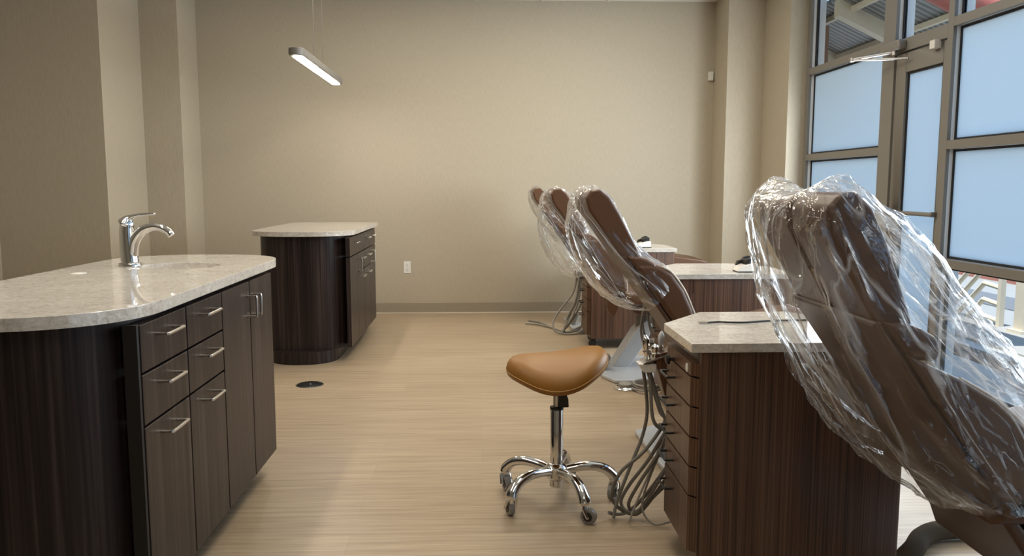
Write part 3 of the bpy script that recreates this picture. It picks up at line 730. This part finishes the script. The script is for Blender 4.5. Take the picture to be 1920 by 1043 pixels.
# ------------------------------------------------------------------ plastic covers
CV = 'clear plastic covers on the dental chairs'
def bag(label, origin, stations, ears=.03, seed=0, ridge=.013, nseg=72, per=7):
    """stations: (front xz, rear xz, y0, y1) from the top to the open end"""
    S = []
    for i in range(len(stations)-1):
        for k in range(per):
            t = k/per; a, b = stations[i], stations[i+1]
            pa = stations[max(i-1, 0)]; pb = stations[min(i+2, len(stations)-1)]
            def cr(p, q, r, s): return .5*((2*q)+(r-p)*t+(2*p-5*q+4*r-s)*t*t+(3*q-p-3*r+s)*t**3)
            S.append(tuple(cr(pa[j], a[j], b[j], pb[j]) for j in range(6)))
    S.append(tuple(stations[-1]))
    rings = []; nS = len(S)
    for i, (fx_, fz_, rx_, rz_, ya, yb) in enumerate(S):
        ring = []; u = i/(nS-1)
        c = Vector(((fx_+rx_)/2, 0, (fz_+rz_)/2)); h = Vector((fx_-rx_, 0, fz_-rz_))/2; hw = (yb-ya)/2; ym = (ya+yb)/2
        axis = Vector((-h.z, 0, h.x)).normalized() if h.length > 0 else Vector((0, 0, 1))
        if axis.z < 0: axis = -axis
        e = 2/3.0
        if i == 0:
            rp = random.Random(int(seed*100)); pl = [(rp.uniform(0, 2*PI), rp.uniform(-.5, .5), rp.uniform(.07, .16), rp.uniform(-.6, 1.)) for _ in range(15)]
        for k in range(nseg):
            th = 2*PI*k/nseg
            cs, sn = math.cos(th), math.sin(th)
            a = math.copysign(abs(cs)**e, cs); b = math.copysign(abs(sn)**e, sn)
            p = c + h*a + Vector((0, ym+hw*b, 0))
            nrm = (h.normalized()*cs + Vector((0, sn, 0))).normalized()
            q = Vector((th*1.9*3+seed, u*1.7+seed*2.1, 0)); q2 = Vector((p.x*9+seed, p.y*9, p.z*6))
            q3 = Vector((math.cos(th)*2.6+seed, math.sin(th)*2.6, u*2.2))
            rd = (1-abs(noise.noise(q3*1.3)))**3 - .45
            rd2 = (1-abs(noise.noise(q2*1.1+Vector((3, 1, 7)))))**4 - .35
            fade = .35+.65*min(1, u*4)
            pv = 0
            for t0, dr, wd, am in pl:
                dd_ = abs((th-t0-dr*u+PI) % (2*PI)-PI)
                if dd_ < wd: pv += am*(1-dd_/wd)
            p = p + nrm*(ridge*1.3*rd + ridge*.6*rd2 + ridge*.9*pv)*fade
            if i < per*1.5:
                w = 1-i/(per*1.5); p = p + axis*(ears*(abs(b)**2-.4)*w)
            p.z += .004*noise.noise(q2*2.3)
            ring.append(p)
        rings.append(ring)
    m = MB(); m.loft(rings, cap=False)
    # close the gathered top
    top = rings[0]; cen = sum((Vector(p) for p in top), Vector())/nseg
    m.bm.verts.ensure_lookup_table()
    tv = [m.bm.verts[k] for k in range(nseg)]
    cv = m.bm.verts.new(cen-Vector((0, 0, .012)))
    for k in range(nseg): m.bm.faces.new((tv[(k+1) % nseg], tv[k], cv))
    o = m.build('plastic_cover', 'film', origin=origin, smooth=42)
    return tag(o, label, 'plastic cover', CV)
def st_list(dx, L_): return [(f[0]+dx, f[1], r[0]+dx, r[1], ya, yb) for f, r, ya, yb in L_]
# near chair
y = 1.90
bag('large crinkled clear plastic cover draped over the nearest brown dental chair', (1.2, y, .9), [
 (.82, 1.19, .735, 1.20, y-.20, y+.19), (.86, 1.185, .70, 1.17, y-.22, y+.22), (.92, 1.14, .69, 1.10, y-.25, y+.25), (1.00, 1.07, .71, 1.00, y-.27, y+.27),
 (1.085, .97, .74, .88, y-.28, y+.28), (1.175, .87, .81, .75, y-.285, y+.29), (1.29, .76, .88, .63, y-.28, y+.28), (1.43, .66, .955, .535, y-.275, y+.27), (1.62, .60, 1.09, .45, y-.272, y+.265)], ears=.05, seed=1.3, ridge=.018, nseg=150, per=14)
y = 3.55
bag('clear plastic cover over the upper back of the dental chair by the middle cabinet', (.6, y, .9), [
 (.500, 1.20, .455, 1.20, y-.12, y+.12), (.56, 1.165, .405, 1.15, y-.17, y+.17), (.61, 1.08, .39, 1.06, y-.20, y+.20), (.665, .975, .395, .965, y-.225, y+.22), (.735, .905, .435, .86, y-.24, y+.23),
 (.785, .872, .51, .755, y-.255, y+.235), (.812, .850, .60, .688, y-.262, y+.235), (.822, .80, .70, .665, y-.258, y+.225)], ears=.012, seed=4.1, ridge=.011, nseg=120, per=11)
y = 5.20
bag('clear plastic cover over the dental chair with the silver base, gathered at the bottom', (.6, y, .9), [
 (.505, 1.195, .46, 1.195, y-.12, y+.12), (.575, 1.17, .405, 1.15, y-.17, y+.17), (.65, 1.09, .38, 1.03, y-.20, y+.21), (.72, .975, .385, .90, y-.225, y+.22), (.775, .90, .42, .79, y-.24, y+.22),
 (.80, .83, .475, .70, y-.24, y+.20), (.79, .73, .54, .64, y-.20, y+.14), (.735, .655, .61, .615, y-.13, y+.06)], ears=.012, seed=7.7, ridge=.012, nseg=96, per=9)
y = 6.90
bag('clear plastic cover over the rearmost dental chair along the back wall', (.6, y, .9), [
 (.505, 1.20, .46, 1.20, y-.12, y+.12), (.56, 1.16, .42, 1.15, y-.17, y+.17), (.62, 1.06, .44, 1.04, y-.20, y+.20), (.69, .95, .49, .94, y-.22, y+.22), (.755, .88, .58, .82, y-.23, y+.23), (.80, .82, .68, .72, y-.23, y+.23)], ears=.01, seed=9.2, ridge=.014, nseg=60, per=6)

# foot control and floor hoses
o = thing('foot_control', 'round chrome and grey foot control disc on the floor below the silver chair base', 'foot control', (.87, 4.64, 0))
MB().lathe([(.072, 0), (.074, .008), (.062, .018), (.04, .022)], (.87, 4.64, 0), 36).build('disc', 'chrome', parent=o)
MB().lathe([(.042, .020), (.040, .034), (.02, .044), (0, .045)], (.86, 4.63, 0), 28).build('pedal_dome', 'hose', parent=o)
pts = []
for k in range(46):
    a = k*.42; pts.append((.985+.085*math.cos(a)*(1+.08*math.sin(a*.37)), 4.60+.10*math.sin(a), .010+.0009*k))
MB().tube(spline(pts, 3), .006, 8).build('coiled_cord', 'hose', parent=o)
ch_ = spline([(1.34, 2.36, .036), (1.40, 2.42, .036), (1.47, 2.50, .036), (1.56, 2.55, .036), (1.7, 2.56, .036)], 60)
rad = [.030+.0025*math.sin(i*PI/2) for i in range(len(ch_))]
tag(MB().tube(ch_, .03, 20, radii=rad).build('corrugated_hose', 'rubber', origin=(1.5, 2.5, 0), smooth=60), 'grey corrugated hose lying on the floor at the right foot of the near cabinet', 'hose')

# ------------------------------------------------------------------ outside
struct(MB().box(2.80, 3.9, -6, 30, -.14, -.02).build('ground_sidewalk', 'concrete', origin=(3.4, 5, -.02)))
struct(MB().box(3.9, 4.62, -6, 30, -.14, -.005).build('ground_kerb', 'curb', origin=(4.2, 5, 0)))
struct(MB().box(4.62, 60, -20, 80, -.3, -.16).build('ground_street', 'street', origin=(20, 10, -.16)))
struct(MB().box(5.85, 6.5, -20, 80, -.158, -.150).build('ground_shadow_strip', 'street_shadow', origin=(6.2, 10, -.15)))  # shadow band on the street, laid as a darker strip
o = thing('planting_bed', 'tan planting bed with red kerb across the street outside', 'planting bed', (8.2, 15, -.16))
MB().box(7.7, 9.6, 4, 40, -.16, -.05).build('soil', 'soil', parent=o)
MB().box(7.45, 7.7, 4, 40, -.16, -.03).build('red_kerb', 'redkerb', parent=o)
o = thing('dark_ground_strip', 'long dark strip in the pale sidewalk outside the windows', 'ground strip', (3.58, 5, -.02))
MB().box(3.46, 3.72, -3, 14, -.021, -.012).build('flat_strip', 'void', parent=o)  # flat black strip running along the sidewalk
rl = thing('porch_railing', 'cream steel railing with chevron bars outside the clear lower pane', 'railing', (4.5, 8.4, 0))
for yy, wd in ((6.68, .022), (8.36, .022), (10.06, .022)):
    MB().box(4.5-wd, 4.5+wd, yy-wd, yy+wd, -.005, 1.06).build('post', 'cream', parent=rl)
for y0_ in (6.68, 8.36):
    ch2 = MB()
    for k in range(7):
        z = .035+.145*k
        yb_ = y0_+.24; ye = y0_+1.66
        ch2.tube([(4.5, y0_, z), (4.5, yb_, z+.02)], .022, 8).tube([(4.5, yb_, z+.02), (4.5, min(ye, yb_+(z+.0)/.87), max(.02, z+.02-.87*(min(ye, yb_+z/.87)-yb_)))], .022, 8)
    ch2.build('chevron_bars', 'cream', parent=rl)
MB().box(4.47, 4.53, 6.66, 10.08, 1.06, 1.10).build('top_rail', 'cream', parent=rl)
o = thing('porch_column', 'thick cream steel column beside the outside railing', 'column', (4.5, 6.36, 0))
MB().box(4.44, 4.56, 6.30, 6.42, -.005, 3.3).build('shaft', 'cream', parent=o, bevel=.006)
MB().box(4.41, 4.59, 6.27, 6.45, -.005, .02).build('foot_plate', 'cream', parent=o)
# canopy over the walk: sloping deck, beams and purlins
cn2 = thing('porch_canopy', 'sloping corrugated canopy on cream beams seen through the top panes', 'canopy', (3.5, 8, 2.8))
def zc(x): return 2.60 - .47*(x-3.0)
MB().side([(2.84, zc(2.84)), (3.6, zc(3.6)), (3.6, zc(3.6)+.03), (2.84, zc(2.84)+.03)], 5.7, 9.6).build('roof_deck', 'deck', parent=cn2)
for yy in (6.40, 7.55, 8.7):
    MB().side([(2.84, zc(2.84)-.13), (3.6, zc(3.6)-.13), (3.6, zc(3.6)-.002), (2.84, zc(2.84)-.002)], yy, yy+.10).build('beam', 'cream', parent=cn2)
for xx in (2.93, 3.33):
    MB().box(xx, xx+.035, 5.72, 9.6, zc(xx)-.06, zc(xx)-.02).build('purlin', 'cream', parent=cn2)
MB().tube([(2.82, 5.62, zc(2.82)+.06), (3.65, 5.62, zc(3.65)+.06)], .11, 24).build('edge_pipe', 'red', parent=cn2)
o = thing('brick_pier', 'narrow brown brick pier outside the left window', 'pier', (2.92, 6.9, 0))
MB().box(2.815, 2.85, 6.60, 7.4, -.02, 2.5).build('shaft', 'brick', parent=o)

# ------------------------------------------------------------------ light
def area(name, loc, rot, sx_, sy_, power, col, spread=PI):
    l = bpy.data.lights.new(name, 'AREA'); l.shape = 'RECTANGLE'; l.size = sx_; l.size_y = sy_; l.energy = power; l.color = col; l.spread = spread
    o = bpy.data.objects.new(name, l); COL.objects.link(o); o.location = loc; o.rotation_euler = rot
    return o
WARM = (1, .895, .74)
def globe(loc, power, col=WARM, r=.16):
    l = bpy.data.lights.new('ceiling_globe_light', 'POINT'); l.energy = power; l.color = col; l.shadow_soft_size = r
    o = bpy.data.objects.new('ceiling_globe_light', l); COL.objects.link(o); o.location = loc
    return o
NEUT = (1, .935, .84)
area('ceiling_panel_light', (.75, 5.9, CZ-.02), (0, 0, 0), .6, .6, 22, (1, .89, .68))
area('ceiling_panel_light', (-.8, 5.9, CZ-.02), (0, 0, 0), .6, .6, 20, WARM)
area('ceiling_panel_light', (.5, 4.2, CZ-.02), (0, 0, 0), .6, 1.2, 27, WARM)
area('ceiling_panel_light', (.3, 2.3, CZ-.02), (0, 0, 0), .6, 1.2, 17, WARM)
area('ceiling_panel_light', (.2, .2, CZ-.02), (0, 0, 0), .6, 1.2, 14, WARM)
# added fill lights just inside the storefront panes, boosting the daylight
for yy, w_, p in ((5.8, .95, 50), (4.88, .5, 24), (3.9, 1.15, 34), (2.6, 1.15, 14), (1.3, 1.15, 6)):
    area('window_fill_light', (XI-.03, yy, 1.35), (0, PI/2, 0), 1.1, w_, p, (.86, .94, 1))
sun = bpy.data.lights.new('sun', 'SUN'); sun.energy = 7.5; sun.angle = .01; sun.color = (1, .96, .90)
so = bpy.data.objects.new('sun', sun); COL.objects.link(so)
so.rotation_euler = Vector((.30, .12, -.95)).to_track_quat('-Z', 'Y').to_euler()
w = bpy.data.worlds.new('sky'); SC.world = w; w.use_nodes = True
nt = w.node_tree
for n in list(nt.nodes): nt.nodes.remove(n)
out = N(nt, 'ShaderNodeOutputWorld'); bg = N(nt, 'ShaderNodeBackground'); bg.inputs[1].default_value = 1.0
tc = N(nt, 'ShaderNodeTexCoord'); sp_ = N(nt, 'ShaderNodeSeparateXYZ'); L(nt, tc, 'Generated', sp_, 0)
r = ramp(nt, [(0, (.50, .55, .60)), (.02, (.88, 1.06, 1.25)), (.35, (.60, .92, 1.30)), (1, (.36, .68, 1.25))]); L(nt, sp_, 'Z', r, 'Fac')
L(nt, r, 0, bg, 0); L(nt, bg, 0, out, 0)

# ------------------------------------------------------------------ camera
F_PX = 1500.
cam = bpy.data.cameras.new('camera'); co = bpy.data.objects.new('camera', cam); COL.objects.link(co)
cam.sensor_fit = 'HORIZONTAL'; cam.sensor_width = 36; cam.lens = 36*F_PX/1920; cam.clip_start = .05; cam.clip_end = 300
pitch = math.atan(171.5/F_PX); yaw = math.atan(60*math.cos(pitch)/F_PX)
co.location = (0, 0, 1.2); co.rotation_euler = (PI/2-pitch, 0, -yaw)
SC.camera = co
SC.view_settings.view_transform = 'Standard'; SC.view_settings.look = 'None'; SC.view_settings.gamma = 1
SC.view_settings.use_curve_mapping = False
SC.view_settings.exposure = 0.
cy = SC.cycles
cy.max_bounces = 10; cy.diffuse_bounces = 5; cy.glossy_bounces = 5; cy.transmission_bounces = 8; cy.transparent_max_bounces = 24
cy.caustics_reflective = False; cy.caustics_refractive = False; cy.sample_clamp_indirect = 6
cy.use_denoising = True
